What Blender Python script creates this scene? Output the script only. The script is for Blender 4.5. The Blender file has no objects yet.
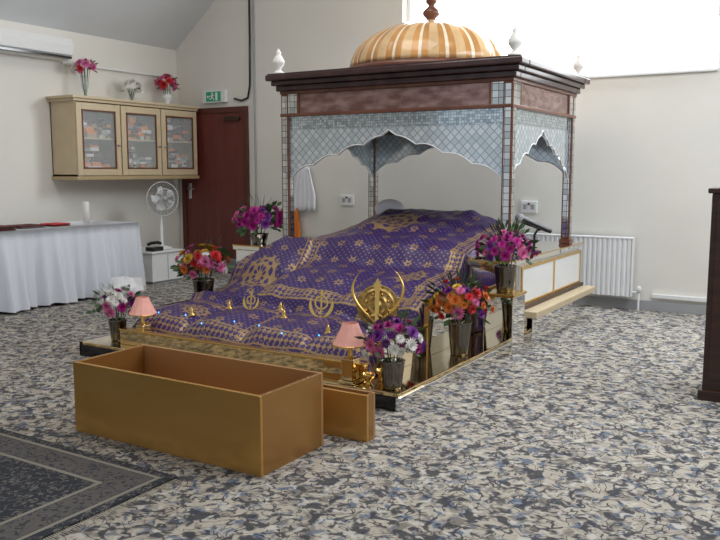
import bpy, math, random
from mathutils import Vector, noise
random.seed(7)
D=bpy.data; C=bpy.context
try: C.scene.view_settings.view_transform='Standard'
except Exception: pass
def link(o):
    C.scene.collection.objects.link(o); return o
# ---------------------------------------------------------------- materials
def mat(name,col,rough=.6,metal=0,emis=0,noise_amt=0,nscale=20,alpha=1,trans=0,bump=0,bscale=60,col2=None):
    m=D.materials.new(name); m.use_nodes=True; nt=m.node_tree; b=nt.nodes['Principled BSDF']
    b.inputs['Base Color'].default_value=(*col,1); b.inputs['Roughness'].default_value=rough
    b.inputs['Metallic'].default_value=metal
    if trans: b.inputs['Transmission Weight'].default_value=trans
    if alpha<1: b.inputs['Alpha'].default_value=alpha
    if emis: b.inputs['Emission Color'].default_value=(*col,1); b.inputs['Emission Strength'].default_value=emis
    tc=nt.nodes.new('ShaderNodeTexCoord')
    if noise_amt:
        n=nt.nodes.new('ShaderNodeTexNoise'); n.inputs['Scale'].default_value=nscale; n.inputs['Detail'].default_value=5
        nt.links.new(tc.outputs['Object'],n.inputs['Vector'])
        r=nt.nodes.new('ShaderNodeValToRGB')
        c2=col2 or tuple(c*(1-noise_amt) for c in col)
        r.color_ramp.elements[0].color=(*c2,1); r.color_ramp.elements[0].position=.35
        r.color_ramp.elements[1].color=(*col,1); r.color_ramp.elements[1].position=.65
        nt.links.new(n.outputs['Fac'],r.inputs['Fac']); nt.links.new(r.outputs['Color'],b.inputs['Base Color'])
    if bump:
        n=nt.nodes.new('ShaderNodeTexNoise'); n.inputs['Scale'].default_value=bscale
        nt.links.new(tc.outputs['Object'],n.inputs['Vector'])
        bp=nt.nodes.new('ShaderNodeBump'); bp.inputs['Strength'].default_value=bump; bp.inputs['Distance'].default_value=.01
        nt.links.new(n.outputs['Fac'],bp.inputs['Height']); nt.links.new(bp.outputs['Normal'],b.inputs['Normal'])
    return m
def wood(name,c1,c2,rough=.35,scale=(3,3,25),metal=0):
    m=mat(name,c1,rough,metal); nt=m.node_tree; b=nt.nodes['Principled BSDF']
    tc=nt.nodes.new('ShaderNodeTexCoord'); mp=nt.nodes.new('ShaderNodeMapping'); mp.inputs['Scale'].default_value=scale
    n=nt.nodes.new('ShaderNodeTexNoise'); n.inputs['Scale'].default_value=1.5; n.inputs['Detail'].default_value=8
    r=nt.nodes.new('ShaderNodeValToRGB'); r.color_ramp.elements[0].color=(*c1,1); r.color_ramp.elements[1].color=(*c2,1)
    r.color_ramp.elements[0].position=.3; r.color_ramp.elements[1].position=.7
    nt.links.new(tc.outputs['Object'],mp.inputs['Vector']); nt.links.new(mp.outputs['Vector'],n.inputs['Vector'])
    nt.links.new(n.outputs['Fac'],r.inputs['Fac']); nt.links.new(r.outputs['Color'],b.inputs['Base Color'])
    return m
class NB:
    def __init__(s,nt): s.nt=nt
    def m(s,op,a,b=None,c=None):
        n=s.nt.nodes.new('ShaderNodeMath'); n.operation=op
        for i,x in enumerate((a,b,c)):
            if x is None: continue
            if isinstance(x,(int,float)): n.inputs[i].default_value=x
            else: s.nt.links.new(x,n.inputs[i])
        return n.outputs[0]
    def mix(s,f,a,b):
        n=s.nt.nodes.new('ShaderNodeMix'); n.data_type='RGBA'
        for sock,x in ((n.inputs[0],f),(n.inputs[6],a),(n.inputs[7],b)):
            if isinstance(x,tuple): sock.default_value=(*x,1)
            elif isinstance(x,(int,float)): sock.default_value=x
            else: s.nt.links.new(x,sock)
        return n.outputs[2]

def carpet_mat():
    m=mat('carpet_floral',(.5,.46,.4),.95); nt=m.node_tree; b=nt.nodes['Principled BSDF']; N=NB(nt)
    tc=nt.nodes.new('ShaderNodeTexCoord')
    def nz(scale,detail,dist=0,off=0):
        mp=nt.nodes.new('ShaderNodeMapping'); mp.inputs['Location'].default_value=(off,off*.7,0)
        nt.links.new(tc.outputs['Object'],mp.inputs['Vector'])
        n=nt.nodes.new('ShaderNodeTexNoise'); n.inputs['Scale'].default_value=scale; n.inputs['Detail'].default_value=detail
        n.inputs['Distortion'].default_value=dist
        nt.links.new(mp.outputs['Vector'],n.inputs['Vector']); return n.outputs['Fac']
    def blob(f,thr,k): return N.m('MINIMUM',N.m('MAXIMUM',N.m('MULTIPLY',N.m('SUBTRACT',f,thr),k),0),1)
    dark=blob(nz(15,2,1.0),.52,12)
    st=N.m('LESS_THAN',N.m('ABSOLUTE',N.m('SUBTRACT',nz(10,1,1.6,5),.5)),.024)
    mid=blob(nz(13,2,.8,11),.51,8)
    bl=blob(nz(17,2,.8,23),.54,10)
    br=blob(nz(20,1,.6,31),.59,10)
    c=N.mix(mid,(.43,.385,.32),(.20,.175,.15))
    c=N.mix(bl,c,(.13,.16,.22)); c=N.mix(N.m('MULTIPLY',N.m('MAXIMUM',dark,st),.92),c,(.034,.034,.044))
    c=N.mix(N.m('MULTIPLY',br,.8),c,(.56,.53,.48))
    nt.links.new(c,b.inputs['Base Color'])
    return m
def rug_mat():
    m=mat('rug_pattern',(.05,.06,.09),.95); nt=m.node_tree; b=nt.nodes['Principled BSDF']; N=NB(nt)
    tc=nt.nodes.new('ShaderNodeTexCoord'); sp=nt.nodes.new('ShaderNodeSeparateXYZ'); nt.links.new(tc.outputs['Object'],sp.inputs[0])
    ex=N.m('MINIMUM',N.m('SUBTRACT',sp.outputs[0],1.0),N.m('SUBTRACT',5.20,sp.outputs[0]))
    ey=N.m('MINIMUM',N.m('ADD',sp.outputs[1],7.6),N.m('SUBTRACT',-5.42,sp.outputs[1]))
    e=N.m('MINIMUM',ex,ey)
    band=N.m('LESS_THAN',N.m('ABSOLUTE',N.m('SUBTRACT',e,.14)),.07)
    line=N.m('LESS_THAN',N.m('ABSOLUTE',N.m('SUBTRACT',N.m('ABSOLUTE',N.m('SUBTRACT',e,.14)),.085)),.010)
    v=nt.nodes.new('ShaderNodeTexVoronoi'); v.inputs['Scale'].default_value=30; nt.links.new(tc.outputs['Object'],v.inputs['Vector'])
    n=nt.nodes.new('ShaderNodeTexNoise'); n.inputs['Scale'].default_value=14; n.inputs['Distortion'].default_value=1.5; nt.links.new(tc.outputs['Object'],n.inputs['Vector'])
    dots=N.m('MAXIMUM',N.m('LESS_THAN',v.outputs['Distance'],.28),N.m('LESS_THAN',N.m('ABSOLUTE',N.m('SUBTRACT',n.outputs['Fac'],.5)),.02))
    c=N.mix(dots,(.020,.023,.032),(.13,.12,.11)); c2=N.mix(dots,(.10,.09,.085),(.03,.032,.045))
    c=N.mix(band,c,c2); c=N.mix(line,c,(.24,.22,.18)); nt.links.new(c,b.inputs['Base Color']); return m
def mosaic_mat(name,c1,c2,scale=28,rough=.25,metal=.5,mortar=(.28,.28,.28),ms=.045,diag=False):
    m=mat(name,c1,rough,metal); nt=m.node_tree; b=nt.nodes['Principled BSDF']
    tc=nt.nodes.new('ShaderNodeTexCoord')
    sp=nt.nodes.new('ShaderNodeSeparateXYZ'); nt.links.new(tc.outputs['Object'],sp.inputs[0])
    N=NB(nt); cb=nt.nodes.new('ShaderNodeCombineXYZ')
    h=N.m('ADD',sp.outputs[0],sp.outputs[1]); z=sp.outputs[2]
    if diag: h,z=N.m('ADD',h,z),N.m('SUBTRACT',h,z)
    nt.links.new(h,cb.inputs[0]); nt.links.new(z,cb.inputs[1])
    br=nt.nodes.new('ShaderNodeTexBrick'); br.offset=0; br.inputs['Scale'].default_value=scale
    br.inputs['Color1'].default_value=(*c1,1); br.inputs['Color2'].default_value=(*c2,1); br.inputs['Mortar'].default_value=(*mortar,1)
    br.inputs['Mortar Size'].default_value=ms; br.inputs['Brick Width'].default_value=1; br.inputs['Row Height'].default_value=1
    nt.links.new(cb.outputs[0],br.inputs['Vector']); nt.links.new(br.outputs['Color'],b.inputs['Base Color'])
    return m
def frieze_mat():
    m=mat('mauve_frieze',(.2,.1,.1),.15,.5); nt=m.node_tree; b=nt.nodes['Principled BSDF']; N=NB(nt)
    tc=nt.nodes.new('ShaderNodeTexCoord'); mp=nt.nodes.new('ShaderNodeMapping'); mp.inputs['Scale'].default_value=(1,1,2.5)
    nt.links.new(tc.outputs['Object'],mp.inputs['Vector'])
    n=nt.nodes.new('ShaderNodeTexNoise'); n.inputs['Scale'].default_value=7; n.inputs['Detail'].default_value=6; nt.links.new(mp.outputs[0],n.inputs['Vector'])
    f=N.m('MINIMUM',N.m('MAXIMUM',N.m('MULTIPLY',N.m('SUBTRACT',n.outputs['Fac'],.4),4),0),1)
    nt.links.new(N.mix(f,(.22,.12,.105),(.42,.27,.245)),b.inputs['Base Color']); return m
def cloth_mat(meds):
    m=mat('purple_brocade',(.04,.02,.2),.55); nt=m.node_tree; b=nt.nodes['Principled BSDF']; N=NB(nt)
    uv=nt.nodes.new('ShaderNodeUVMap'); uv.uv_map='UVMap'; sp=nt.nodes.new('ShaderNodeSeparateXYZ'); nt.links.new(uv.outputs[0],sp.inputs[0])
    U,V=sp.outputs[0],sp.outputs[1]
    def flower_grid(s,base,amp,pet,du=0,dv=0):
        fu=N.m('SUBTRACT',N.m('FRACT',N.m('ADD',N.m('MULTIPLY',U,s),du)),.5)
        fv=N.m('SUBTRACT',N.m('FRACT',N.m('ADD',N.m('MULTIPLY',V,s),dv)),.5)
        r=N.m('SQRT',N.m('ADD',N.m('MULTIPLY',fu,fu),N.m('MULTIPLY',fv,fv)))
        th=N.m('ARCTAN2',fv,fu)
        return N.m('LESS_THAN',r,N.m('ADD',base,N.m('MULTIPLY',N.m('COSINE',N.m('MULTIPLY',th,pet)),amp)))
    g=N.m('MULTIPLY',N.m('MAXIMUM',flower_grid(20,.13,.06,4),flower_grid(20,.13,.06,4,.5,.5)),.65)
    big=flower_grid(6,.17,.06,6); inn=flower_grid(6,.08,.02,6)
    g=N.m('MAXIMUM',g,N.m('MAXIMUM',N.m('SUBTRACT',big,inn),0))
    def band(x,c,w): return N.m('LESS_THAN',N.m('ABSOLUTE',N.m('SUBTRACT',x,c)),w)
    def gt(x,c): return N.m('GREATER_THAN',x,c)
    tex=flower_grid(24,.34,.10,4)
    def bordered(mo,mi): return N.m('MAXIMUM',N.m('SUBTRACT',mo,mi),N.m('MULTIPLY',mi,tex))
    up=gt(V,.86)
    b1=N.m('MULTIPLY',bordered(band(U,3.83,.06),band(U,3.83,.048)),up)
    b2=N.m('MULTIPLY',bordered(band(V,.91,.055),band(V,.91,.043)),gt(U,3.77))
    b3=bordered(band(V,.16,.06),band(V,.16,.048))
    b4=N.m('MULTIPLY',bordered(band(V,.62,.035),band(V,.62,.026)),N.m('SUBTRACT',1,up))
    b5=N.m('MULTIPLY',bordered(band(U,5.13,.055),band(U,5.13,.043)),up)
    b6=N.m('MULTIPLY',bordered(band(U,3.26,.04),band(U,3.26,.03)),gt(V,.3))
    b7=N.m('MULTIPLY',bordered(band(U,4.19,.03),band(U,4.19,.022)),N.m('SUBTRACT',1,gt(V,.58)))
    for bb in (b1,b2,b3,b4,b5,b6,b7): g=N.m('MAXIMUM',g,bb)
    for (mu,mv,R) in meds:
        du=N.m('SUBTRACT',U,mu); dv=N.m('SUBTRACT',V,mv)
        r=N.m('DIVIDE',N.m('SQRT',N.m('ADD',N.m('MULTIPLY',du,du),N.m('MULTIPLY',dv,dv))),R)
        th=N.m('ARCTAN2',dv,du)
        pet=N.m('COSINE',N.m('MULTIPLY',th,10))
        inside=N.m('LESS_THAN',r,N.m('ADD',.92,N.m('MULTIPLY',pet,.08)))
        pat=gt(N.m('ADD',N.m('SINE',N.m('MULTIPLY',r,19)),N.m('MULTIPLY',pet,.8)),-.35)
        g=N.m('ADD',N.m('MULTIPLY',g,N.m('SUBTRACT',1,inside)),N.m('MULTIPLY',inside,pat))
    col=N.mix(g,(.036,.016,.125),(.38,.25,.12))
    nt.links.new(col,b.inputs['Base Color'])
    nt.links.new(N.m('MULTIPLY',g,.4),b.inputs['Metallic'])
    b.inputs['Roughness'].default_value=.45
    return m

M=dict(
 wall=mat('wall_paint',(.76,.73,.67),.9,noise_amt=.04,nscale=1.5,bump=.05),
 ceil=mat('ceiling_paint',(.66,.67,.68),.9,noise_amt=.04,nscale=2),
 white=mat('white_paint',(.78,.78,.77),.4,noise_amt=.02),
 cream=mat('cream_melamine',(.60,.48,.31),.4,noise_amt=.06,nscale=8),
 creamd=mat('cream_edge',(.45,.33,.18),.4,noise_amt=.06),
 door=wood('mahogany_door',(.12,.024,.018),(.165,.036,.027),.4,(8,8,1.2)),
 doorf=wood('door_frame_wood',(.08,.018,.013),(.11,.025,.018),.4),
 dark=wood('dark_walnut',(.030,.012,.007),(.06,.024,.012),.35),
 rose=wood('rosewood',(.12,.04,.022),(.20,.075,.042),.28,(4,4,4)),
 cornice=wood('cornice_wood',(.035,.018,.018),(.085,.042,.040),.20,(4,4,4)),
 brass=mat('brass',(.80,.52,.16),.25,1),
 abrass=mat('antique_brass',(.55,.36,.12),.40,.85,noise_amt=.55,nscale=45),
 gold=mat('gold_mirror',(.78,.60,.32),.06,1,noise_amt=.10,nscale=5),
 steel=mat('mirror_polished_steel',(.88,.86,.82),.03,1),
 black=mat('black_gloss',(.012,.011,.012),.12,noise_amt=.02),
 chrome=mat('chrome',(.7,.7,.72),.2,1),
 vase=mat('vase_dark_metal',(.22,.20,.17),.12,.95,noise_amt=.3,nscale=20),
 glass=mat('clear_glass',(.9,.95,.95),.03,alpha=.18),
 tcloth=mat('white_tablecloth',(.72,.74,.80),.85,bump=.1),
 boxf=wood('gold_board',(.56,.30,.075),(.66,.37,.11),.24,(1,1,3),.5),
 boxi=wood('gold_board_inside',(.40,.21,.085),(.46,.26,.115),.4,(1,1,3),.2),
 boxd=wood('gold_board_shaded_end',(.36,.18,.052),(.42,.215,.065),.25,(1,1,3),.5),  # same board as the front, shade of the end faces put into its colour
 mosaic=mosaic_mat('mirror_mosaic',(.74,.82,.86),(.34,.40,.44),46,.08,.85,(.26,.30,.31),.07),
 mosaic2=mosaic_mat('mirror_squares',(.80,.82,.80),(.42,.46,.46),20,.06,.9,(.16,.08,.055)),
 lattice=mosaic_mat('diamond_mirror_lattice',(.74,.81,.86),(.54,.62,.67),14,.12,.6,(.40,.42,.42),.08,True),
 mauve=frieze_mat(),
 domeA=mat('dome_amber',(.66,.33,.11),.14,noise_amt=.35,nscale=4),
 domeB=mat('dome_gold_rib',(.92,.80,.62),.2,noise_amt=.1,nscale=5),
 domeC=mat('dome_light_amber',(.80,.54,.29),.14,noise_amt=.25,nscale=5),
 green=mat('leaf_green',(.045,.11,.03),.6,noise_amt=.4),
 magenta=mat('petal_magenta',(.50,.02,.28),.6,noise_amt=.3), pink=mat('petal_pink',(.75,.18,.40),.6,noise_amt=.3),
 orange=mat('petal_orange',(.75,.20,.03),.6,noise_amt=.3), yellow=mat('petal_yellow',(.8,.5,.05),.6,noise_amt=.3),
 red=mat('petal_red',(.62,.02,.03),.6,noise_amt=.3), wpet=mat('petal_white',(.86,.84,.80),.6,noise_amt=.1),
 violet=mat('petal_violet',(.22,.03,.32),.6,noise_amt=.3),
 shade=mat('lamp_shade_pink',(.85,.42,.36),.7,emis=.12,noise_amt=.1),
 rad=mat('radiator_enamel',(.80,.80,.81),.35), grey=mat('grey_plastic',(.35,.35,.36),.5),
 signg=mat('sign_green',(.01,.30,.14),.5,emis=.1), maroon=mat('maroon_cloth',(.12,.014,.016),.8,noise_amt=.3),
 towelo=mat('orange_cloth',(.80,.25,.04),.85,noise_amt=.1), towelw=mat('white_cloth',(.80,.80,.84),.85,bump=.1),
 bag=mat('plastic_bag',(.8,.8,.82),.3,bump=.3,bscale=20), win=mat('daylight_glare_pane',(.95,.98,1.0),.5,emis=3.5),  # win: emission in the pane stands in for overexposed daylight outside
 led=mat('blue_led',(.05,.3,1.0),.4,emis=4), fring=mat('fringe_cream',(.5,.45,.36),.9,noise_amt=.1),
)
carpet=carpet_mat(); rugm=rug_mat()
# ---------------------------------------------------------------- mesh helpers
def obj(name,verts,faces,mats,parent=None,smooth=False,midx=None,loc=(0,0,0),rot=(0,0,0)):
    me=D.meshes.new(name); me.from_pydata([tuple(v) for v in verts],[],faces)
    if not isinstance(mats,(list,tuple)): mats=[mats]
    for m in mats: me.materials.append(m)
    if midx: me.polygons.foreach_set('material_index',midx)
    if smooth: me.polygons.foreach_set('use_smooth',[True]*len(me.polygons))
    me.update(); o=link(D.objects.new(name,me)); o.location=loc; o.rotation_euler=rot
    if parent: o.parent=parent
    return o
def grp(name,loc=(0,0,0),rz=0):
    e=link(D.objects.new(name,None)); e.location=loc; e.rotation_euler=(0,0,rz); e.empty_display_size=.1; return e
BF=[(0,3,2,1),(4,5,6,7),(0,1,5,4),(1,2,6,5),(2,3,7,6),(3,0,4,7)]
def bv(x0,x1,y0,y1,z0,z1): return [(x0,y0,z0),(x1,y0,z0),(x1,y1,z0),(x0,y1,z0),(x0,y0,z1),(x1,y0,z1),(x1,y1,z1),(x0,y1,z1)]
def box(name,x0,x1,y0,y1,z0,z1,m,parent=None,bevel=0.0):
    o=obj(name,bv(x0,x1,y0,y1,z0,z1),BF,m,parent)
    if bevel:
        b=o.modifiers.new('b','BEVEL'); b.width=bevel; b.segments=2
    return o
def boxes(name,lst,m,parent=None,bevel=0):
    V=[];F=[];I=[]
    for L in lst:
        n=len(V); V+=bv(*L[:6]); F+=[tuple(i+n for i in f) for f in BF]; I+=[L[6] if len(L)>6 else 0]*6
    o=obj(name,V,F,m,parent,midx=I)
    if bevel:
        b=o.modifiers.new('b','BEVEL'); b.width=bevel; b.segments=2
    return o
def lathe(name,prof,loc,m,parent=None,seg=32,smooth=True,rot=(0,0,0),mi=None):
    V=[];F=[];I=[]
    for r,z in prof:
        for i in range(seg):
            a=2*math.pi*i/seg; V.append((r*math.cos(a),r*math.sin(a),z))
    for j in range(len(prof)-1):
        for i in range(seg):
            F.append((j*seg+i,j*seg+(i+1)%seg,(j+1)*seg+(i+1)%seg,(j+1)*seg+i)); I.append(mi(i,j) if mi else 0)
    return obj(name,V,F,m,parent,smooth,I,loc,rot)
def tube(name,pts,r,m,parent=None,seg=8,radii=None):
    cu=D.curves.new(name,'CURVE'); cu.dimensions='3D'; cu.bevel_depth=r; cu.bevel_resolution=3; cu.use_fill_caps=True
    s=cu.splines.new('POLY'); s.points.add(len(pts)-1)
    for i,p in enumerate(pts):
        s.points[i].co=(*p,1); s.points[i].radius=radii[i] if radii else 1
    cu.materials.append(m); o=link(D.objects.new(name,cu))
    if parent: o.parent=parent
    return o
def flat(name,poly,th,m,parent=None,loc=(0,0,0),rot=(0,0,0)):
    n=len(poly); V=[(x,-th/2,z) for x,z in poly]+[(x,th/2,z) for x,z in poly]
    F=[tuple(range(n)),tuple(range(2*n-1,n-1,-1))]+[(i,i+n,(i+1)%n+n,(i+1)%n) for i in range(n)]
    return obj(name,V,F,m,parent,loc=loc,rot=rot)

# ---------------------------------------------------------------- room
floor=obj('floor',[(-.2,-12,0),(10.2,-12,0),(10.2,.25,0),(-.2,.25,0)],[(0,1,2,3)],carpet)
boxes('wall_back',[(-.2,3.34,0,.25,0,7.1),(6.52,10.2,0,.25,0,7.1),(3.34,6.52,0,.25,0,2.21),(3.34,6.52,0,.25,3.75,7.1)],M['wall'])
box('wall_left',-.2,0,-12,0,0,2.9,M['wall'])
box('wall_right',10,10.2,-12,0,0,2.9,M['wall'])
sl=4.04/5
obj('ceiling',[(-.25,-12,2.86-.25*sl),(5,-12,6.9),(10.25,-12,2.86-.25*sl),(-.25,.25,2.86-.25*sl),(5,.25,6.9),(10.25,.25,2.86-.25*sl)],[(0,3,4,1),(1,4,5,2)],M['ceil'])
for i,xx in enumerate((1.2,2.4,3.6)):
    z=2.86+xx*sl
    obj('trim_%d'%(i+1),[(xx-.03,-12,z-.045),(xx+.03,-12,z+.003),(xx+.03,-.01,z+.003),(xx-.03,-.01,z-.045),(xx-.03,-12,z-.06),(xx+.03,-12,z-.015),(xx+.03,-.01,z-.015),(xx-.03,-.01,z-.06)],[(0,1,2,3),(7,6,5,4),(0,4,5,1),(3,2,6,7)],M['ceil'])
box('baseboard_back',1.2,10,-.02,0,0,.09,M['grey'])
box('baseboard_left',0,.02,-12,0,0,.10,M['white'])
box('trim_4',6.05,9.9,-.035,0,.12,.16,M['white'],bevel=.005)
# window
w=grp('window_1')
boxes('window_frame',[(3.34,3.38,.10,.16,2.21,3.75),(6.48,6.52,.10,.16,2.21,3.75),(3.38,6.48,.10,.16,2.21,2.25),(3.38,6.48,.10,.16,3.71,3.75)],M['white'],w)
box('window_panes',3.38,6.48,.12,.13,2.25,3.71,M['win'],w)
box('window_sill',3.34,6.52,-.03,.10,2.19,2.215,M['white'],w,.004)
# door
d=grp('door_1')
boxes('door_frame',[(.08,.15,-.04,0,0,2.10),(1.12,1.19,-.04,0,0,2.10),(.15,1.12,-.04,0,2.03,2.10)],M['doorf'],d)
box('door_leaf',.15,1.12,-.025,0,.005,2.03,M['door'],d)
boxes('kick_plate',[(.17,1.10,-.029,-.024,.02,.2)],M['chrome'],d)
boxes('handle_plate',[(.19,.24,-.032,-.025,.95,1.15)],M['chrome'],d,.003)
tube('handle',[(.215,-.03,1.08),(.215,-.075,1.08),(.34,-.075,1.08)],.009,M['chrome'],d)
boxes('door_closer',[(.85,1.08,-.08,-.026,1.93,1.98)],M['dark'],d,.005)
# exit sign
e=grp('exit_sign',(.68,-.03,2.235))
box('sign_case',-.19,.19,-.03,.03,-.075,.075,M['white'],e,.006)
box('sign_face',-.12,.12,-.034,-.029,-.06,.06,M['signg'],e)
def ex(n,poly): flat(n,poly,.003,M['white'],e,(0,-.036,0))
ex('runner_torso',[(-.045,.012),(-.02,.025),(-.005,-.01),(-.025,-.018)])
ex('runner_leg_front',[(-.02,-.018),(-.008,-.010),(.015,-.025),(.008,-.05),(-.002,-.048),(.002,-.028)])
ex('runner_leg_back',[(-.028,-.012),(-.016,-.018),(-.04,-.035),(-.07,-.035),(-.07,-.027),(-.045,-.025)])
ex('runner_arm',[(-.02,.02),(.01,.008),(.015,.018),(-.015,.032)])
ex('runner_head',[(-.018+.011*math.cos(t*math.pi/6),.042+.011*math.sin(t*math.pi/6)) for t in range(12)])
ex('doorway',[(.035,-.05),(.07,-.05),(.07,.048),(.035,.048)])
ex('arrow',[(-.11,0),(-.085,.02),(-.085,.007),(-.055,.007),(-.055,-.007),(-.085,-.007),(-.085,-.02)])
tube('wall_cable',[(1.24,-.015,5),(1.24,-.015,2.9),(1.23,-.015,2.35),(1.20,-.02,2.2),(1.10,-.02,2.17),(.98,-.02,2.2)],.012,M['black'])
tube('wall_conduit',[(1.30,-.015,5.2),(1.30,-.015,1.9),(1.30,-.015,.12)],.012,M['grey'])
# radiator
r=grp('radiator')
V=[];F=[];x=4.75
pts=[]
while x<5.87:
    for dx,dy in ((0,0),(.012,-.012),(.030,-.012),(.042,0)): pts.append((x+dx,-.12+dy))
    x+=.0467
for (px,py) in pts: V+=[(px,py,.13),(px,py,.68)]
F=[(2*i,2*i+2,2*i+3,2*i+1) for i in range(len(pts)-1)]
obj('front_panel',V,F,M['rad'],r)
box('body',4.75,x,-.115,-.05,.14,.67,M['rad'],r,.004)
boxes('top_grille',[(4.745,x+.005,-.135,-.05,.675,.69)]+[(4.74,4.75,-.135,-.05,.13,.69),(x,x+.01,-.135,-.05,.13,.69)],M['rad'],r,.003)
tube('valve_pipe',[(5.94,-.08,0),(5.94,-.08,.17),(5.88,-.08,.17)],.011,M['rad'],r)
lathe('valve_knob',[(0,0),(.02,0),(.022,.03),(.018,.06),(0,.065)],(5.94,-.08,.17),M['white'],r,16)
boxes('brackets',[(4.95,4.99,-.05,-.001,.2,.6),(5.6,5.64,-.05,-.001,.2,.6)],M['rad'],r)
for xs,zs in ((2.64,.975),(4.82,.95)):
    s=grp('wall_socket',(xs,0,zs))
    box('plate',-.085,.085,-.03,0,-.06,.06,M['white'],s,.006)
    boxes('pins',[(-.06,-.02,-.033,-.029,-.025,.025),(.02,.06,-.033,-.029,-.025,.025)],M['grey'],s)
    boxes('rocker',[(-.012,.012,-.036,-.029,.02,.04)],M['maroon'],s)
# hanging cloths
h=grp('hanging_cloths',(2.06,0,0))
def hang(name,x0,x1,z0,z1,m,y=-.06):
    V=[];F=[];nx=24;nz=10
    for j in range(nz+1):
        for i in range(nx+1):
            t=j/nz; s=.45+.55*min(1,t*1.6); xc=(x0+x1)/2
            V.append((xc+(x0+(x1-x0)*i/nx-xc)*s,y+.03*math.sin(i*1.3)*(.4+t),z1+(z0-z1)*t+.01*math.sin(i)))
    for j in range(nz):
        for i in range(nx): a=j*(nx+1)+i; F.append((a,a+1,a+nx+2,a+nx+1))
    o=obj(name,V,F,m,h,True); s=o.modifiers.new('s','SOLIDIFY'); s.thickness=.004
hang('white_shawl',-.17,.17,.84,1.36,M['towelw'])
hang('orange_scarf',-.17,-.05,.50,.86,M['towelo'],-.07)
tube('hook',[(0,0,1.38),(0,-.06,1.38),(0,-.07,1.36)],.008,M['chrome'],h)

# AC unit
ac=grp('air_conditioner')
V=[(.001,0,2.76),(.20,0,2.74),(.23,0,2.67),(.21,0,2.57),(.14,0,2.52),(.001,0,2.52)]
n=len(V); VV=[(a,-3.1,c) for a,b,c in V]+[(a,-1.80,c) for a,b,c in V]
o=obj('casing',VV,[tuple(range(n)),tuple(range(2*n-1,n-1,-1))]+[(i,i+n,(i+1)%n+n,(i+1)%n) for i in range(n)],M['white'],ac)
boxes('air_outlet',[(.145,.215,-3.08,-1.82,2.528,2.55)],M['black'],ac)
tube('refrigerant_pipe',[(.03,-1.80,2.50),(.03,-1.2,2.50),(.03,-.1,2.50)],.012,M['white'],ac)

# wall cabinet
cb=grp('wall_cabinet')
y0,y1,z0,z1=-1.97,-.09,1.25,2.09
boxes('carcass',[(0,.40,y0,y0+.02,z0,z1),(0,.40,y1-.02,y1,z0,z1),(0,.40,y0,y1,z0,z0+.02),(0,.40,y0,y1,z1-.02,z1),(0,.015,y0,y1,z0,z1),
   (.02,.38,y0+.02,y1-.02,1.66,1.675)]+[(.02,.39,y0+(y1-y0)*k/3-.012,y0+(y1-y0)*k/3+.012,z0,z1) for k in (1,2)],M['cream'],cb)
boxes('cornice',[(0,.45,y0-.05,y1+.02,z1,z1+.03),(0,.43,y0-.03,y1+.01,z1-.03,z1)],M['cream'],cb,.006)
boxes('pelmet',[(0,.43,y0-.02,y1+.01,z0-.04,z0)],M['creamd'],cb,.005)
for k in range(3):
    a=y0+(y1-y0)*k/3+.008; b=y0+(y1-y0)*(k+1)/3-.008
    boxes('door_%d_frame'%(k+1),[(.40,.42,a,a+.075,z0+.01,z1-.04),(.40,.42,b-.075,b,z0+.01,z1-.04),(.40,.42,a+.075,b-.075,z0+.01,z0+.09),(.40,.42,a+.075,b-.075,z1-.12,z1-.04)],M['cream'],cb,.004)
    boxes('door_%d_bead'%(k+1),[(.415,.426,a+.070,a+.086,z0+.085,z1-.115),(.415,.426,b-.086,b-.070,z0+.085,z1-.115),(.415,.426,a+.07,b-.07,z0+.083,z0+.099),(.415,.426,a+.07,b-.07,z1-.129,z1-.113)],M['rose'],cb)
    box('door_%d_glass'%(k+1),.408,.411,a+.075,b-.075,z0+.09,z1-.12,M['glass'],cb)
    lathe('knob_%d'%(k+1),[(0,0),(.008,0),(.008,.015),(.015,.022),(.012,.03),(0,.033)],(.42,b-.04 if k<2 else a+.04,1.6),M['chrome'],cb,12,rot=(0,math.pi/2,0))
L=[]
for sh in (z0+.02,1.675):
    y=y0+.06
    while y<y1-.15:
        wd=random.uniform(.04,.13); hh=random.uniform(.10,.32); zb=sh
        while zb<sh+hh:
            t=random.uniform(.02,.05); L.append((random.uniform(.04,.12),random.uniform(.28,.37),y,y+wd,zb,zb+t,random.randrange(7))); zb+=t
        y+=wd+.005
boxes('stored_items',[l for l in L if not any(abs((l[2]+l[3])/2-(y0+(y1-y0)*k/3))<.08 for k in (1,2))],[M['wpet'],M['dark'],M['maroon'],M['towelo'],M['grey'],M['creamd'],M['rose']],cb)

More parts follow.
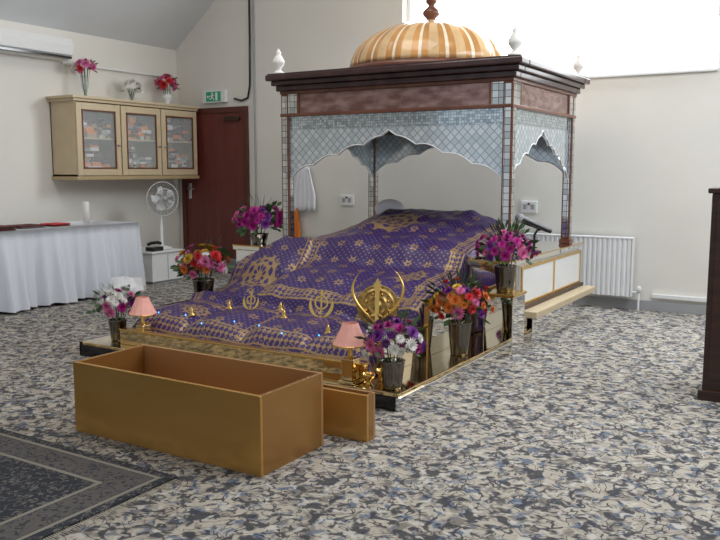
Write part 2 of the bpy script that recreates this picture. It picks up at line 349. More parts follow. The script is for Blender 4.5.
# ---------------------------------------------------------------- flowers
PAL=['green','magenta','pink','orange','yellow','red','wpet','violet']
def bouquet(name,loc,R,cols,nb=26,vase='bucket',vr=.06,vh=.14,br=.05,flat_=.8,lift=.04,vm=None):
    g=grp(name,loc)
    V=[];F=[];I=[]
    def petal(c,n,t,L,w,up,mi):
        s=n.cross(t); k=len(V); tip=c+t*L*math.cos(up)+n*L*math.sin(up); md=c+t*L*.55*math.cos(up)+n*L*.6*math.sin(up)
        V.extend([c,md+s*w,tip,md-s*w]); F.append((k,k+1,k+2,k+3)); I.append(mi)
    cz=vh+lift+R*.35
    cen=Vector((0,0,cz))
    for i in range(nb):
        ph=i*2.39996; zz=1-(i+.5)/nb*1.35; rr=math.sqrt(max(0,1-zz*zz))
        n=Vector((rr*math.cos(ph),rr*math.sin(ph),zz)).normalized()
        c=cen+Vector((n.x*R,n.y*R,n.z*R*flat_))*random.uniform(.68,1.08)
        mi=PAL.index(cols[random.randrange(len(cols))])
        ax=n.orthogonal().normalized(); ay=n.cross(ax); b=br*random.uniform(.7,1.2)
        for ring,(cnt,up,l) in enumerate(((14,.15,1),(12,.6,.85),(8,1.1,.6))):
            for q in range(cnt):
                a=2*math.pi*(q+.5*ring)/cnt; petal(c,n,ax*math.cos(a)+ay*math.sin(a),b*l,b*.17,up,mi)
    for i in range(int(nb*2.6)):
        a=random.uniform(0,6.28); e=random.uniform(-.5,1.3)
        n=Vector((math.cos(a)*math.cos(e),math.sin(a)*math.cos(e),math.sin(e)))
        c=cen+n*R*random.uniform(.4,.95); petal(c,n.orthogonal().normalized(),n,R*random.uniform(.25,.5),R*.09,0,0)
    for i in range(10):
        a=i*.63; k=len(V); p0=Vector((.01*math.cos(a),.01*math.sin(a),.02)); p1=cen+Vector((R*.5*math.cos(a),R*.5*math.sin(a),0))
        s=Vector((-math.sin(a),math.cos(a),0))*.004; V.extend([p0-s,p0+s,p1+s,p1-s]); F.append((k,k+1,k+2,k+3)); I.append(0)
    obj('blossoms',V,F,[M[p] for p in PAL],g,midx=I)
    prof={'bucket':[(0,0),(vr*.72,0),(vr*.75,.008),(vr*.85,vh*.4),(vr,vh*.95),(vr*1.06,vh),(vr*.98,vh),(vr*.9,vh*.9),(0,vh*.85)],
          'urn':[(0,0),(vr*.7,0),(vr*.6,.015),(vr*.35,vh*.2),(vr*.95,vh*.5),(vr,vh*.65),(vr*.5,vh*.88),(vr*.7,vh),(vr*.6,vh),(vr*.4,vh*.86),(0,vh*.8)]}[vase]
    lathe('vase',prof,(0,0,0),vm or M['vase'],g,28)
    return g
bouquet('flower_vase',(5.46,-3.99,.101),.165,['wpet','wpet','pink','magenta','violet','violet','wpet'],42,vr=.07,vh=.16,br=.042)
bouquet('flower_vase',(5.43,-3.02,.101),.20,['orange','yellow','pink','violet','red','orange','violet'],52,vr=.08,vh=.22,br=.045)
bouquet('flower_vase',(5.51,-2.42,.451),.20,['magenta','magenta','violet','magenta','pink'],52,vr=.08,vh=.19,br=.045,flat_=.7)
bouquet('flower_vase',(3.10,-2.95,.251),.21,['orange','pink','red','yellow','wpet','pink'],46,vr=.09,vh=.18,br=.052,flat_=.7)
bouquet('flower_vase',(3.05,-2.15,.661),.22,['magenta','violet','magenta','pink','magenta'],46,vr=.085,vh=.09,br=.052,flat_=.6)
bouquet('flower_vase',(3.14,-3.90,.101),.165,['wpet','wpet','pink','violet','wpet','magenta'],38,vr=.065,vh=.15,br=.042)
bouquet('flower_vase',(.22,-1.66,2.121),.13,['pink','red','wpet','pink'],11,'urn',vr=.045,vh=.25,br=.055,vm=M['glass'])
bouquet('flower_vase',(.22,-.40,2.121),.14,['red','red','pink'],12,'urn',vr=.06,vh=.17,br=.065,vm=M['white'])
bouquet('flower_vase',(.22,-.98,2.121),.12,['wpet','wpet'],9,'urn',vr=.05,vh=.08,br=.05,vm=M['glass'])

# ---------------------------------------------------------------- side table with white cloth
t=grp('side_table')
tx0,tx1,ty0,ty1,tz=.27,1.0,-3.75,-1.67,.75
boxes('table_legs',[(a-.02,a+.02,b-.02,b+.02,0,tz-.03) for a in (tx0+.05,tx1-.06) for b in (ty0+.06,ty1-.06)],M['grey'],t)
box('table_top',tx0,tx1-.01,ty0+.01,ty1-.01,tz-.03,tz,M['cream'],t)
st=.02
def edge(a,b):
    n=int((Vector(b)-Vector(a)).length/st)
    return [tuple(Vector(a).lerp(Vector(b),i/n)) for i in range(n)]
per=edge((tx0,ty0),(tx1,ty0))+edge((tx1,ty0),(tx1,ty1))+edge((tx1,ty1),(tx0,ty1))+edge((tx0,ty1),(tx0,ty0))
V=[];F=[]; n=len(per); rows=9
for j in range(rows):
    f=j/(rows-1)
    for i,(px,py) in enumerate(per):
        ox=1 if abs(px-tx1)<.001 else (-1 if abs(px-tx0)<.001 else 0); oy=1 if abs(py-ty1)<.001 else (-1 if abs(py-ty0)<.001 else 0)
        am=f*(.02+.07*abs(math.sin(i*.31))*math.sin(i*.9)+.04*math.sin(i*.23))
        am=am+.03*f
        V.append((px+ox*am,py+oy*am,tz+.006-(tz-.02)*f+.008*f*math.sin(i*.4)))
for j in range(rows-1):
    for i in range(n): F.append((j*n+i,j*n+(i+1)%n,(j+1)*n+(i+1)%n,(j+1)*n+i))
F.append(tuple(range(n)))
obj('tablecloth',V,F,M['tcloth'],t,True)
def folded(name,x0,x1,y0,y1,z,n,m):
    g=grp(name)
    for i in range(n):
        j=random.uniform(-.01,.01); box('fold_%d'%(i+1),x0+j,x1+j,y0+j,y1-j,z+i*.014,z+i*.014+.012,m[i%len(m)],g,.005)
folded('folded_cloths',.50,.9,-3.5,-3.1,.758,3,[M['maroon'],M['dark'],M['maroon']])
folded('folded_cloths',.55,.80,-2.98,-2.70,.758,2,[M['dark'],M['maroon']])
folded('folded_cloths',.62,.82,-2.62,-2.42,.758,2,[M['maroon'],M['red']])
lathe('pillar_candle',[(0,0),(.033,0),(.034,.22),(.026,.23),(0,.225)],(.62,-2.05,.757),M['wpet'],None,20)
V=[];F=[]
sg,rg=24,12
for j in range(rg+1):
    ph=math.pi*j/rg
    for i in range(sg):
        a=2*math.pi*i/sg; nn=noise.noise(Vector((math.cos(a)*2,math.sin(a)*2,ph*2)))
        rr=.17*math.sin(ph)*(1+.35*nn)+.003; V.append((1.34+rr*math.cos(a),-2.2+rr*1.3*math.sin(a),max(.003,.12-.12*math.cos(ph)+.03*nn)))
for j in range(rg):
    for i in range(sg): F.append((j*sg+i,j*sg+(i+1)%sg,(j+1)*sg+(i+1)%sg,(j+1)*sg+i))
obj('plastic_bag',V,F,M['bag'],None,True)
sb=grp('low_storage_cabinet')
box('body',.25,.78,-1.28,-.78,.03,.36,M['white'],sb,.006)
box('top',.24,.80,-1.30,-.76,.36,.38,M['white'],sb,.005)
boxes('door_gap',[(.779,.782,-1.035,-1.025,.05,.34)],M['grey'],sb)
boxes('plinth',[(.27,.76,-1.26,-.80,0,.03)],M['grey'],sb)
fa=grp('desk_fan',(.58,-.92,.381),math.radians(-20))
lathe('base',[(0,0),(.12,0),(.12,.02),(.04,.04),(.02,.05),(.015,.40),(0,.40)],(0,0,0),M['white'],fa)
lathe('motor',[(0,-.10),(.05,-.09),(.06,-.03),(.05,.02),(0,.03)],(0,0,.60),M['white'],fa,20,rot=(0,math.pi/2,0))
tube('neck',[(0,0,.38),(-.03,0,.48),(-.03,0,.58)],.014,M['white'],fa)
for k in range(5):
    a=2*math.pi*k/5; P=[]
    for q in range(9):
        u=q/8; P.append((.05,)+( (.03+.12*u)*math.cos(a+.35*u), .60+(.03+.12*u)*math.sin(a+.35*u)))
    for q in range(8,-1,-1):
        u=q/8; wv=.9*math.sin(math.pi*min(1,.2+u*.65)); P.append((.08,)+((.03+.12*u)*math.cos(a+.35*u+wv),.60+(.03+.12*u)*math.sin(a+.35*u+wv)))
    obj('blade_%d'%(k+1),P,[tuple(range(len(P)))],M['rad'],fa)
for k in range(36):
    a=2*math.pi*k/36; ca,sa=math.cos(a),math.sin(a)
    tube('cage_wire_%d'%(k+1),[(.12,.03*ca,.60+.03*sa),(.115,.12*ca,.60+.12*sa),(.06,.20*ca,.60+.20*sa),(-.0,.12*ca,.60+.12*sa),(-.02,.05*ca,.60+.05*sa)],.0018,M['grey'],fa)
for rr,xx in ((.20,.06),(.12,.115),(.03,.12)):
    tube('cage_ring_%d'%int(rr*100),[(xx,rr*math.cos(2*math.pi*k/40),.60+rr*math.sin(2*math.pi*k/40)) for k in range(41)],.004,M['white'],fa)
lathe('cage_badge',[(0,0),(.032,0),(.03,.01),(0,.012)],(.12,0,.60),M['grey'],fa,20,rot=(0,math.pi/2,0))
sh=grp('black_telephone',(.68,-1.14,.381))
boxes('phone_body',[(-.06,.06,-.09,.09,0,.05)],M['black'],sh,.01)
tube('handset',[(0,-.10,.08),(0,-.05,.095),(0,.05,.095),(0,.10,.08)],.018,M['black'],sh)

# ---------------------------------------------------------------- stage & palki
ps=grp('gold_stage')
X0,X1,Y0,Y1=2.95,5.551,-4.08,-.52
box('stage_body',X0,X1,Y0,Y1,0,.075,M['steel'],ps,.004)
box('stage_top',X0+.004,X1-.004,Y0+.004,Y1-.004,.075,.10,M['gold'],ps,.006)
boxes('stage_front_strip',[(X0-.004,X1-.02,Y0-.004,Y0+.01,.0,.078),(X0-.006,X0+.01,Y0-.004,-2.4,.0,.10)],M['black'],ps,.002)
boxes('front_riser',[(X0+.3,X1-.28,Y0+.10,Y0+.14,.10,.20)],M['gold'],ps,.004)
boxes('riser_rail',[(X0+.3,X1-.28,Y0+.09,Y0+.15,.20,.21)],M['brass'],ps,.003)
boxes('side_mirror_panels',[(5.270,5.290,-3.80,-3.22,.10,.30),(5.270,5.290,-3.20,-2.58,.10,.42)],M['steel'],ps,.002)
boxes('side_mirror_trim',[(5.265,5.295,-3.81,-3.21,.30,.315),(5.265,5.295,-3.21,-2.57,.42,.435),(5.265,5.295,-3.82,-3.80,.10,.315),(5.265,5.295,-3.22,-3.20,.10,.435)],M['brass'],ps,.002)
boxes('upper_plinth',[(X0+.02,5.50,-2.38,Y1-.02,.10,.62)],M['steel'],ps,.004)
boxes('plinth_deck',[(X0,5.53,-2.40,Y1,.62,.66)],M['steel'],ps,.006)
boxes('deck_edge',[(X0-.002,5.532,-2.404,-2.396,.655,.665),(5.528,5.534,-2.404,Y1,.655,.665)],M['brass'],ps)
boxes('side_ledge',[(5.50,5.66,-2.15,-.55,.22,.27)],M['cream'],ps,.005)
boxes('side_base',[(5.50,5.62,-2.12,-.58,0,.22)],M['steel'],ps,.004)
boxes('side_panel',[(5.50,5.52,-2.12,-.58,.30,.60)],M['white'],ps,.004)
boxes('side_panel_gilding',[(5.518,5.526,-2.12,-.58,.575,.60),(5.518,5.526,-2.12,-.58,.30,.32),(5.518,5.526,-2.12,-2.09,.32,.575),(5.518,5.526,-.61,-.58,.32,.575),(5.518,5.526,-1.36,-1.33,.32,.575)],M['brass'],ps)
boxes('side_panel_plinth',[(5.50,5.55,-2.14,-.56,.27,.30)],M['dark'],ps,.003)
boxes('side_pedestal',[(5.40,5.62,-2.54,-2.30,0.0,.43)],M['steel'],ps,.005)
boxes('pedestal_cap',[(5.39,5.63,-2.55,-2.29,.43,.45)],M['brass'],ps,.005)
boxes('left_step',[(X0+.01,3.40,-3.3,-2.39,.10,.25)],M['gold'],ps,.004)
boxes('left_step_edge',[(X0+.005,3.40,-3.305,-2.39,.225,.25)],M['black'],ps,.002)

pk=grp('palki_canopy')
px0,px1,py0,py1=3.38,5.41,-2.15,-.68
hw=.038
for i,(a,b) in enumerate(((px1,py0),(px1,py1),(px0,py0),(px0,py1))):
    box('post_%d_core'%(i+1),a-hw,a+hw,b-hw,b+hw,.66,2.02,M['rose'],pk,.004)
    boxes('post_%d_mirror'%(i+1),[(a-.025,a+.025,b-hw-.003,b-hw+.002,.72,1.95),(a+hw-.002,a+hw+.003,b-.025,b+.025,.72,1.95),(a-.025,a+.025,b+hw-.002,b+hw+.003,.72,1.95),(a-hw-.003,a-hw+.002,b-.025,b+.025,.72,1.95)],M['mosaic2'],pk)
    boxes('post_%d_foot'%(i+1),[(a-.05,a+.05,b-.05,b+.05,.66,.70)],M['rose'],pk,.008)
    lathe('corner_finial_%d'%(i+1),[(0,0),(.05,0),(.05,.015),(.025,.03),(.02,.045),(.05,.085),(.052,.11),(.03,.15),(.018,.165),(.024,.18),(.012,.20),(0,.22)],(a+(.05 if a>4 else -.05),b+(.05 if b>-1 else -.05),2.135),M['wpet'],pk,20)
def ring(name,o0,o1,z0,z1,m,bev=.003):
    A=(px0-o0,px1+o0,py0-o0,py1+o0); B=(px0-o1,px1+o1,py0-o1,py1+o1)
    boxes(name,[(A[0],A[1],A[2],B[2],z0,z1),(A[0],A[1],B[3],A[3],z0,z1),(A[0],B[0],B[2],B[3],z0,z1),(B[1],A[1],B[2],B[3],z0,z1)],m,pk,bev)
ring('lower_rail',.045,-.03,1.775,1.80,M['rose'])
ring('mauve_frieze',.028,-.02,1.80,1.965,M['mauve'])
ring('upper_rail',.045,-.03,1.965,1.99,M['rose'])
ring('cornice_cove',.07,-.03,1.99,2.035,M['cornice'],.008)
ring('cornice_step',.10,-.03,2.035,2.075,M['cornice'],.008)
ring('cornice_top',.135,-.03,2.075,2.125,M['cornice'],.01)
box('roof_deck',px0-.12,px1+.12,py0-.12,py1+.12,2.115,2.135,M['cornice'],pk)
ring('mosaic_band',.012,-.004,1.665,1.775,M['mosaic'],0)
for i,(a,b) in enumerate(((px1,py0),(px1,py1),(px0,py0),(px0,py1))):
    sx=-1 if a>4 else 1; sy=1 if b<-1 else -1
    yb=b-.036 if sy>0 else b+.030; xa=a+.030 if sx<0 else a-.036
    xs=sorted((a-sx*.02,a+sx*.13)); ys=sorted((b-sy*.02,b+sy*.13))
    boxes('frieze_mirror_%d'%(i+1),[(xs[0],xs[1],yb,yb+.006,1.802,1.963),(xa,xa+.006,ys[0],ys[1],1.802,1.963)],M['mosaic2'],pk)
    boxes('frieze_stile_%d'%(i+1),[(a+sx*.14-.010,a+sx*.14+.010,yb-.003,yb+.009,1.80,1.965),(xa-.003,xa+.009,b+sy*.14-.010,b+sy*.14+.010,1.80,1.965)],M['rose'],pk)
def arch(t,lo=1.25,hi=1.60):
    a=abs(t); base=lo+(hi-lo)*(1-a)**.75
    sc=.030*abs(math.sin(math.pi*a*4.0))
    if a<.07: base+= .05*(1-a/.07)
    return min(1.662,base+sc-.01)
def valance(name,L,loc,rz,lo=1.25):
    V=[];F=[];n=96; ht=L/2-hw
    for s in (0,1):
        for i in range(n+1):
            t=-1+2*i/n; V+=[(t*ht,-.008+.016*s,1.668),(t*ht,-.008+.016*s,arch(t,lo))]
    k=2*(n+1)
    for i in range(n):
        F.append((2*i,2*i+1,2*i+3,2*i+2)); F.append((k+2*i,k+2*i+2,k+2*i+3,k+2*i+1)); F.append((2*i+1,k+2*i+1,k+2*i+3,2*i+3))
    obj(name,V,F,M['lattice'],pk,loc=loc,rot=(0,0,rz))
    for s_ in (-1,1):
        tube(name+'_edge_%d'%(1 if s_<0 else 2),[Vector(loc)+Vector((math.cos(rz)*(-1+2*i/n)*ht-s_*math.sin(rz)*.009,math.sin(rz)*(-1+2*i/n)*ht+s_*math.cos(rz)*.009,arch(-1+2*i/n,lo))) for i in range(n+1)],.005,M['rad'],pk)
cxm,cym=(px0+px1)/2,(py0+py1)/2
valance('valance_front',px1-px0,(cxm,py0,0),0)
valance('valance_rear',px1-px0,(cxm,py1,0),0,1.30)
valance('valance_right',py1-py0,(px1,cym,0),math.pi/2)
valance('valance_left',py1-py0,(px0,cym,0),math.pi/2)
# dome
R=.70; prof=[(.74,0),(.75,.02),(.74,.05),(.70,.06)]
for j in range(0,17):
    a=j/16*math.pi/2*.94; prof.append((R*math.cos(a)*1.0,.06+.40*math.sin(a)))
seg=160; V=[];F=[];I=[]
for j,(rr,zz) in enumerate(prof):
    for i in range(seg):
        a=2*math.pi*i/seg; k=1+(.018*abs(math.sin(a*10)) if j>3 else 0); V.append((rr*k*math.cos(a),rr*k*math.sin(a),zz))
for j in range(len(prof)-1):
    for i in range(seg):
        F.append((j*seg+i,j*seg+(i+1)%seg,(j+1)*seg+(i+1)%seg,(j+1)*seg+i))
        I.append(2 if (j<4) else (1 if j in (4,5) and False else [1,0,0,3,3,3,0,0][i%8]))
obj('dome_shell',V,F,[M['domeA'],M['domeB'],M['rose'],M['domeC']],pk,True,I,(cxm,cym,2.135))
lathe('dome_lotus',[(.16,0),(.17,.01),(.10,.03),(.05,.04),(.04,.055),(.075,.09),(.075,.12),(.035,.155),(.025,.17),(.05,.195),(.05,.215),(.02,.25),(.012,.34),(0,.40)],(cxm,cym,2.56),M['rose'],pk,28)

# ---------------------------------------------------------------- brocade cloth
kn=[(.22,.105),(.26,.20),(.35,.235),(.80,.27),(.88,.28),(.92,.40),(1.10,.435),(1.42,.49),(1.56,.55),(1.68,.72),(1.80,.79),(2.2,.85),(2.55,.935),(2.68,.94),(2.82,.90),(2.98,.74),(3.02,.668)]
def prof_z(q):
    for (a,za),(b,zb) in zip(kn,kn[1:]):
        if q<=b:
            f=(q-a)/(b-a); f=max(0,f); return za+(zb-za)*f
    return kn[-1][1]
nq,npp=200,200; V=[];F=[];UV=[]; arc=0; arcs=[]; qs=[.22+(3.02-.22)*j/nq for j in range(nq+1)]
for j,q in enumerate(qs):
    if j: arc+=math.hypot(q-qs[j-1],prof_z(q)-prof_z(qs[j-1]))
    arcs.append(arc)
def arc_at(q): return arcs[min(nq,max(0,int(round((q-.22)/2.8*nq))))]
def ss(x): x=max(0,min(1,x)); return x*x*(3-2*x)
def cz(p,q):
    pL=2.42-(.40*ss((q-1.45)/.3)); pR=.30
    fl=.105+(.67-.105)*(1 if q>1.69 else 0)
    z=(prof_z(q-.02)+prof_z(q)+prof_z(q+.02))/3
    if q>1.7: z=.685+(z-.685)*max(0,1-abs((p-1.10)/.88)**4)
    wing=ss((p-1.72)/.03)
    z+= wing*(-.13*ss((q-.90)/.1)*ss((1.45-q)/.15)+.05*ss((q-1.45)/.12)*ss((1.80-q)/.15))
    if .28<q<.90:
        u=((p-.30)/.53)%1.0; z+=.085*(max(0,math.sin(math.pi*u))**.4)*math.sin(math.pi*(q-.28)/.62)**.45-.012
    if .96<q<1.60 and p<1.74:
        z+=.085*math.sin(math.pi*(q-.96)/.64)**.7*abs(math.sin(math.pi*(p-.30)/.72))**.4
    if 1.0<q<1.65 and p>1.78:
        z+=.08*math.sin(math.pi*(q-1.0)/.65)**.7*max(0,math.sin(math.pi*(p-1.78)/.6))**.6
    if q>1.95: z+=.05*ss((q-1.95)/.12)*ss((2.75-q)/.12)*ss((p-.62)/.12)*ss((1.62-p)/.12)*.8
    dd=min(p-pR,pL-p); f=ss(dd/.06)
    z=max(z,fl)
    z=fl+(z-fl)*f
    z+=(.020*noise.noise(Vector((p*4,q*4,1)))+.012*noise.noise(Vector((p*11,q*6,3)))+.006*math.sin(p*17+2*math.sin(q*3))*ss((q-.9)/.3)*ss((2.0-q)/.3))*f
    if q>1.69: z=max(z,.667)
    return max(z,.103)
for j,q in enumerate(qs):
    pL=2.42-(.40*ss((q-1.45)/.3)); pR=.30
    for i in range(npp+1):
        t=i/npp; p=pR+(pL-pR)*t
        V.append((5.551-p,-4.081+q,cz(p,q))); UV.append((5.551-p,arcs[j]))
for j in range(nq):
    for i in range(npp): a=j*(npp+1)+i; F.append((a,a+npp+1,a+npp+2,a+1))
cl=cloth_mat([(4.30,arc_at(2.2),.24),(3.50,arc_at(1.35),.18),(4.90,arc_at(1.35),.14),(3.55,arc_at(.55),.11)])
co=obj('rumalla_cloth',V,F,cl,None,True)
uvl=co.data.uv_layers.new(name='UVMap')
for lp in co.data.loops: uvl.data[lp.index].uv=UV[lp.vertex_index]
sm=co.modifiers.new('s','SOLIDIFY'); sm.thickness=.004; sm.offset=-1
V=[];F=[]
for j in range(13):
    for i in range(24):
        ph=math.pi*j/12; a=2*math.pi*i/24; V.append((.15*math.sin(ph)*math.cos(a),.09*math.sin(ph)*math.sin(a),.09*math.cos(ph)))
for j in range(12):
    for i in range(24): F.append((j*24+i,j*24+(i+1)%24,(j+1)*24+(i+1)%24,(j+1)*24+i))
obj('white_cushion',V,F,M['towelw'],None,True,loc=(3.98,-1.40,.965))

def on_cloth(X,Y): return cz(5.551-X,Y+4.081)
def crescent(R,w,a0,a1,n=20):
    P=[(R*math.cos(a0+(a1-a0)*i/n),R*math.sin(a0+(a1-a0)*i/n)) for i in range(n+1)]
    Q=[((R-w*math.sin(math.pi*i/n))*math.cos(a0+(a1-a0)*i/n)+.0,(R-w*math.sin(math.pi*i/n))*math.sin(a0+(a1-a0)*i/n)) for i in range(n-1,0,-1)]
    return P+Q
def khanda(X,Y,s,lean=.35):
    g=grp('khanda_emblem',(X,Y,on_cloth(X,Y)+.70*s)); g.scale=(s,s,s); g.rotation_euler=(-(lean),0,math.radians(22))
    flat('double_edged_sword',[(-.04,-.55),(.04,-.55),(.05,.35),(.10,.75),(0,1.0),(-.10,.75),(-.05,.35)],.04,M['brass'],g)
    flat('hilt',[(-.14,-.55),(.14,-.55),(.14,-.48),(-.14,-.48)],.05,M['brass'],g)
    flat('pommel',[(.07*math.cos(i*math.pi/6),-.68+.07*math.sin(i*math.pi/6)) for i in range(12)],.05,M['brass'],g)
    n=32; V=[];F=[]
    for i in range(n):
        a=2*math.pi*i/n
        for rr in (.33,.42):
            for yy in (-.02,.02): V.append((rr*math.cos(a),yy,.15+rr*math.sin(a)))
    for i in range(n):
        a=4*i;b=4*((i+1)%n)
        for u,v in ((0,2),(2,3),(3,1),(1,0)): F.append((a+u,a+v,b+v,b+u))
    obj('chakkar_ring',V,F,M['brass'],g)
    flat('kirpan_1',crescent(.75,.20,-math.pi*.48,math.pi*.22),.04,M['brass'],g)
    flat('kirpan_2',[(-x,z) for x,z in crescent(.75,.20,-math.pi*.48,math.pi*.22)][::-1],.04,M['brass'],g)
khanda(4.55,-3.36,.115); khanda(3.95,-3.38,.08)
# shield with upward-curving swords
SX,SY=5.02,-3.40
g=grp('shield_with_crossed_swords',(SX,SY,on_cloth(SX,SY)+.12)); g.rotation_euler=(-.25,0,math.radians(25))
lathe('shield',[(0,.040),(.02,.038),(.022,.030),(.05,.028),(.053,.032),(.058,.032),(.061,.024),(.095,.014),(.098,.018),(.104,.018),(.108,.010),(.128,.003),(.132,.007),(.138,.004),(.138,-.008),(0,-.008)],(0,0,0),M['abrass'],g,40,rot=(math.pi/2,0,0))
for i in range(8):
    a=math.pi/8+i*math.pi/4; lathe('boss_%d'%(i+1),[(0,.016),(.007,.012),(.010,0),(0,0)],(.078*math.cos(a),-.018,.078*math.sin(a)),M['brass'],g,12,rot=(math.pi/2,0,0))
flat('central_blade',[(-.012,-.12),(.012,-.12),(.014,.08),(.024,.13),(0,.18),(-.024,.13),(-.014,.08)],.012,M['brass'],g,(0,-.045,0))
flat('central_blade_guard',[(-.035,-.07),(.035,-.07),(.035,-.055),(-.035,-.055)],.016,M['brass'],g,(0,-.045,0))
for s in (-1,1):
    pts=[];rad=[]
    for i in range(24):
        u=i/23
        pts.append((s*(-.03+.195*math.sin(u*2.35)),-.02,-.14+.37*u)); rad.append(1.25 if u<.65 else max(.12,1.25*(1-(u-.65)/.37)))
    tube('sword_%d_blade'%(1 if s<0 else 2),pts,.009,M['brass'],g,radii=rad)
    tube('sword_%d_hilt'%(1 if s<0 else 2),[(s*-.02,-.02,-.125),(s*-.06,-.02,-.15)],.012,M['abrass'],g)
V=[];F=[]
for (X,Y) in ((4.30,-3.45),(4.78,-3.62),(4.12,-3.25),(3.72,-3.35),(3.60,-3.62)):
    zb=on_cloth(X,Y)-.004; k=len(V); pr=[(.03,0),(.032,.008),(.012,.02),(.018,.035),(.006,.05),(.001,.065)]
    for r_,z_ in pr:
        for i in range(12): a=math.pi*i/6; V.append((X+r_*math.cos(a),Y+r_*math.sin(a),zb+z_))
    for j in range(5):
        for i in range(12): F.append((k+j*12+i,k+j*12+(i+1)%12,k+(j+1)*12+(i+1)%12,k+(j+1)*12+i))
obj('brass_ornaments',V,F,M['brass'],None,True)
V=[];F=[]
for i in range(8):
    X=3.35+.23*i; Y=-3.70+.05*math.sin(i*2.3)
    zb=on_cloth(X,Y)+.006; k=len(V); s=.007
    V+=[(X+s,Y,zb),(X-s,Y,zb),(X,Y+s,zb),(X,Y-s,zb),(X,Y,zb+s),(X,Y,zb-s)]
    F+=[(k,k+2,k+4),(k+2,k+1,k+4),(k+1,k+3,k+4),(k+3,k,k+4),(k+2,k,k+5),(k+1,k+2,k+5),(k+3,k+1,k+5),(k,k+3,k+5)]
obj('fairy_lights',V,F,M['led'])
def lamp(X,Y,z,s=1):
    g=grp('table_lamp',(X,Y,z)); g.scale=(s,s,s)
    boxes('lamp_base',[(-.05,.05,-.05,.05,0,.02),(-.038,.038,-.038,.038,.02,.14)],M['gold'],g,.006)
    lathe('stem',[(0,.13),(.03,.13),(.012,.16),(.016,.18),(.008,.20),(.008,.25),(0,.25)],(0,0,0),M['brass'],g,20)
    n=24;V=[];F=[]
    for j,(r_,z_) in enumerate(((.095,.215),(.085,.235),(.055,.30),(.042,.335))):
        for i in range(n): a=2*math.pi*i/n; k=1+(.03 if i%2 else 0); V.append((r_*k*math.cos(a),r_*k*math.sin(a),z_+(.008*(i%2) if j==0 else 0)))
    for j in range(3):
        for i in range(n): F.append((j*n+i,j*n+(i+1)%n,(j+1)*n+(i+1)%n,(j+1)*n+i))
    obj('pleated_shade',V,F,M['shade'],g)
    tube('shade_trim',[(.098*math.cos(2*math.pi*i/24),.098*math.sin(2*math.pi*i/24),.217) for i in range(25)],.004,M['brass'],g)
lamp(5.20,-4.02,.101,1.05); lamp(3.40,-3.90,.101,1.0)
for X,Y in ((5.31,-4.00),(5.33,-3.88)):
    lathe('brass_bowl',[(0,0),(.03,0),(.015,.012),(.015,.025),(.035,.05),(.04,.065),(.035,.065),(.03,.05),(0,.035)],(X,Y,.101),M['brass'],None,24)
mc=grp('microphone_stand')
tube('gooseneck',[(5.44,-1.62,.66),(5.44,-1.62,.80),(5.46,-1.61,.84),(5.52,-1.58,.855)],.010,M['black'],mc)
lathe('mic_base',[(0,0),(.06,0),(.06,.012),(.015,.02),(0,.02)],(5.44,-1.62,.661),M['black'],mc,20)
tube('mic_body',[(5.34,-1.66,.93),(5.46,-1.61,.875),(5.56,-1.56,.83)],.022,M['black'],mc,radii=[1.5,1.2,.8])
lathe('mic_head',[(0,-.04),(.03,-.03),(.042,0),(.03,.03),(0,.04)],(5.33,-1.665,.935),M['grey'],mc,16,rot=(0,-1.0,0))

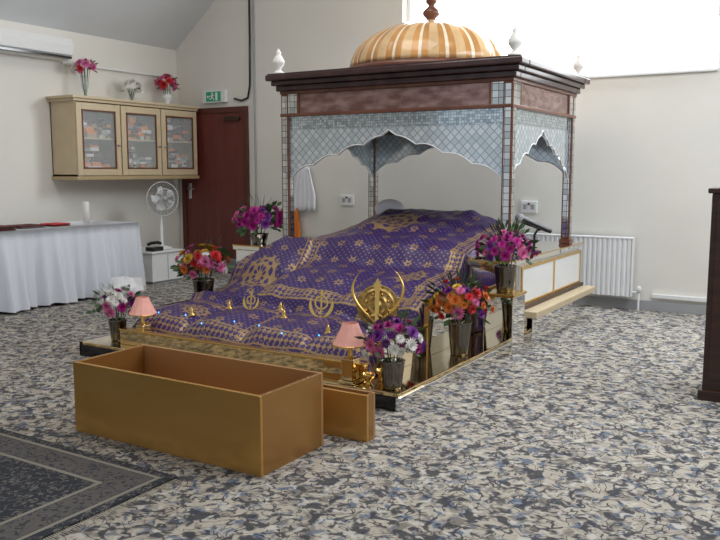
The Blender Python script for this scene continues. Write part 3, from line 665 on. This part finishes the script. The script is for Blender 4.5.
# ---------------------------------------------------------------- foreground boxes
def openbox(name,x0,x1,y0,y1,h,t=.018):
    g=grp(name)
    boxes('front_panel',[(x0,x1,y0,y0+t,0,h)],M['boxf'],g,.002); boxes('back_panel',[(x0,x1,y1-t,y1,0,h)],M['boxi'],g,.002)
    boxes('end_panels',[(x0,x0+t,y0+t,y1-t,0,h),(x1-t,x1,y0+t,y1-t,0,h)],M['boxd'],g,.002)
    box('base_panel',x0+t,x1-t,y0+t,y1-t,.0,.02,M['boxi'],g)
openbox('gold_box',4.30,5.50,-5.22,-4.74,.36)
openbox('gold_box',4.62,5.66,-4.60,-4.52,.235)
rg_=obj('rug',bv(1.0,5.20,-7.6,-5.42,.0,.012),BF,rugm)
V=[];F=[]
for i in range(200):
    y=-7.58+2.14*i/199; k=len(V); V+=[(5.20,y,.004),(5.20,y+.006,.004),(5.25+.01*random.random(),y+random.uniform(-.004,.004),.002)]; F.append((k,k+1,k+2))
fr=obj('rug_fringe',V,F,M['fring']); fr.parent=rg_
dc=grp('dark_wood_cabinet')
box('cabinet_body',6.93,7.75,-2.95,-2.55,.05,1.19,M['dark'],dc,.005)
box('cabinet_top',6.91,7.77,-2.97,-2.53,1.19,1.22,M['dark'],dc,.006)
boxes('cabinet_doors',[(6.96,7.33,-2.965,-2.949,.12,1.15),(7.35,7.72,-2.965,-2.949,.12,1.15)],M['dark'],dc,.005)
box('cabinet_plinth',6.91,7.77,-2.97,-2.53,0,.06,M['dark'],dc,.004)

# ---------------------------------------------------------------- light
wd=D.worlds.new('world'); C.scene.world=wd; wd.use_nodes=True
bg=wd.node_tree.nodes['Background']; bg.inputs[0].default_value=(.84,.92,1,1); bg.inputs[1].default_value=.62
def area(name,loc,rot,sx,sy,en,col=(1,1,1)):
    l=D.lights.new(name,'AREA'); l.shape='RECTANGLE'; l.size=sx; l.size_y=sy; l.energy=en; l.color=col
    o=link(D.objects.new(name,l)); o.location=loc; o.rotation_euler=rot; return o
area('window_daylight',(4.93,-.08,3.0),(math.radians(-60),0,0),3.0,1.3,165,(.86,.94,1))
area('fill_light_1',(4.6,-4.0,5.0),(0,0,0),3,2.5,95,(1,.95,.88))  # added overhead fill for the hall, no fixture is modelled here
area('fill_light_2',(8.2,-2.6,3.3),(0,math.radians(20),0),2,3,120,(.88,.94,1))  # added cool fill to lift the right-hand wall and floor
# ---------------------------------------------------------------- camera
cam=D.cameras.new('camera'); cam.lens=40; cam.sensor_width=36; cam.clip_start=.05
co_=link(D.objects.new('camera',cam)); co_.location=(7.60,-7.83,1.32); co_.rotation_euler=(math.radians(90-7.125),0,math.radians(31.5))
C.scene.camera=co_
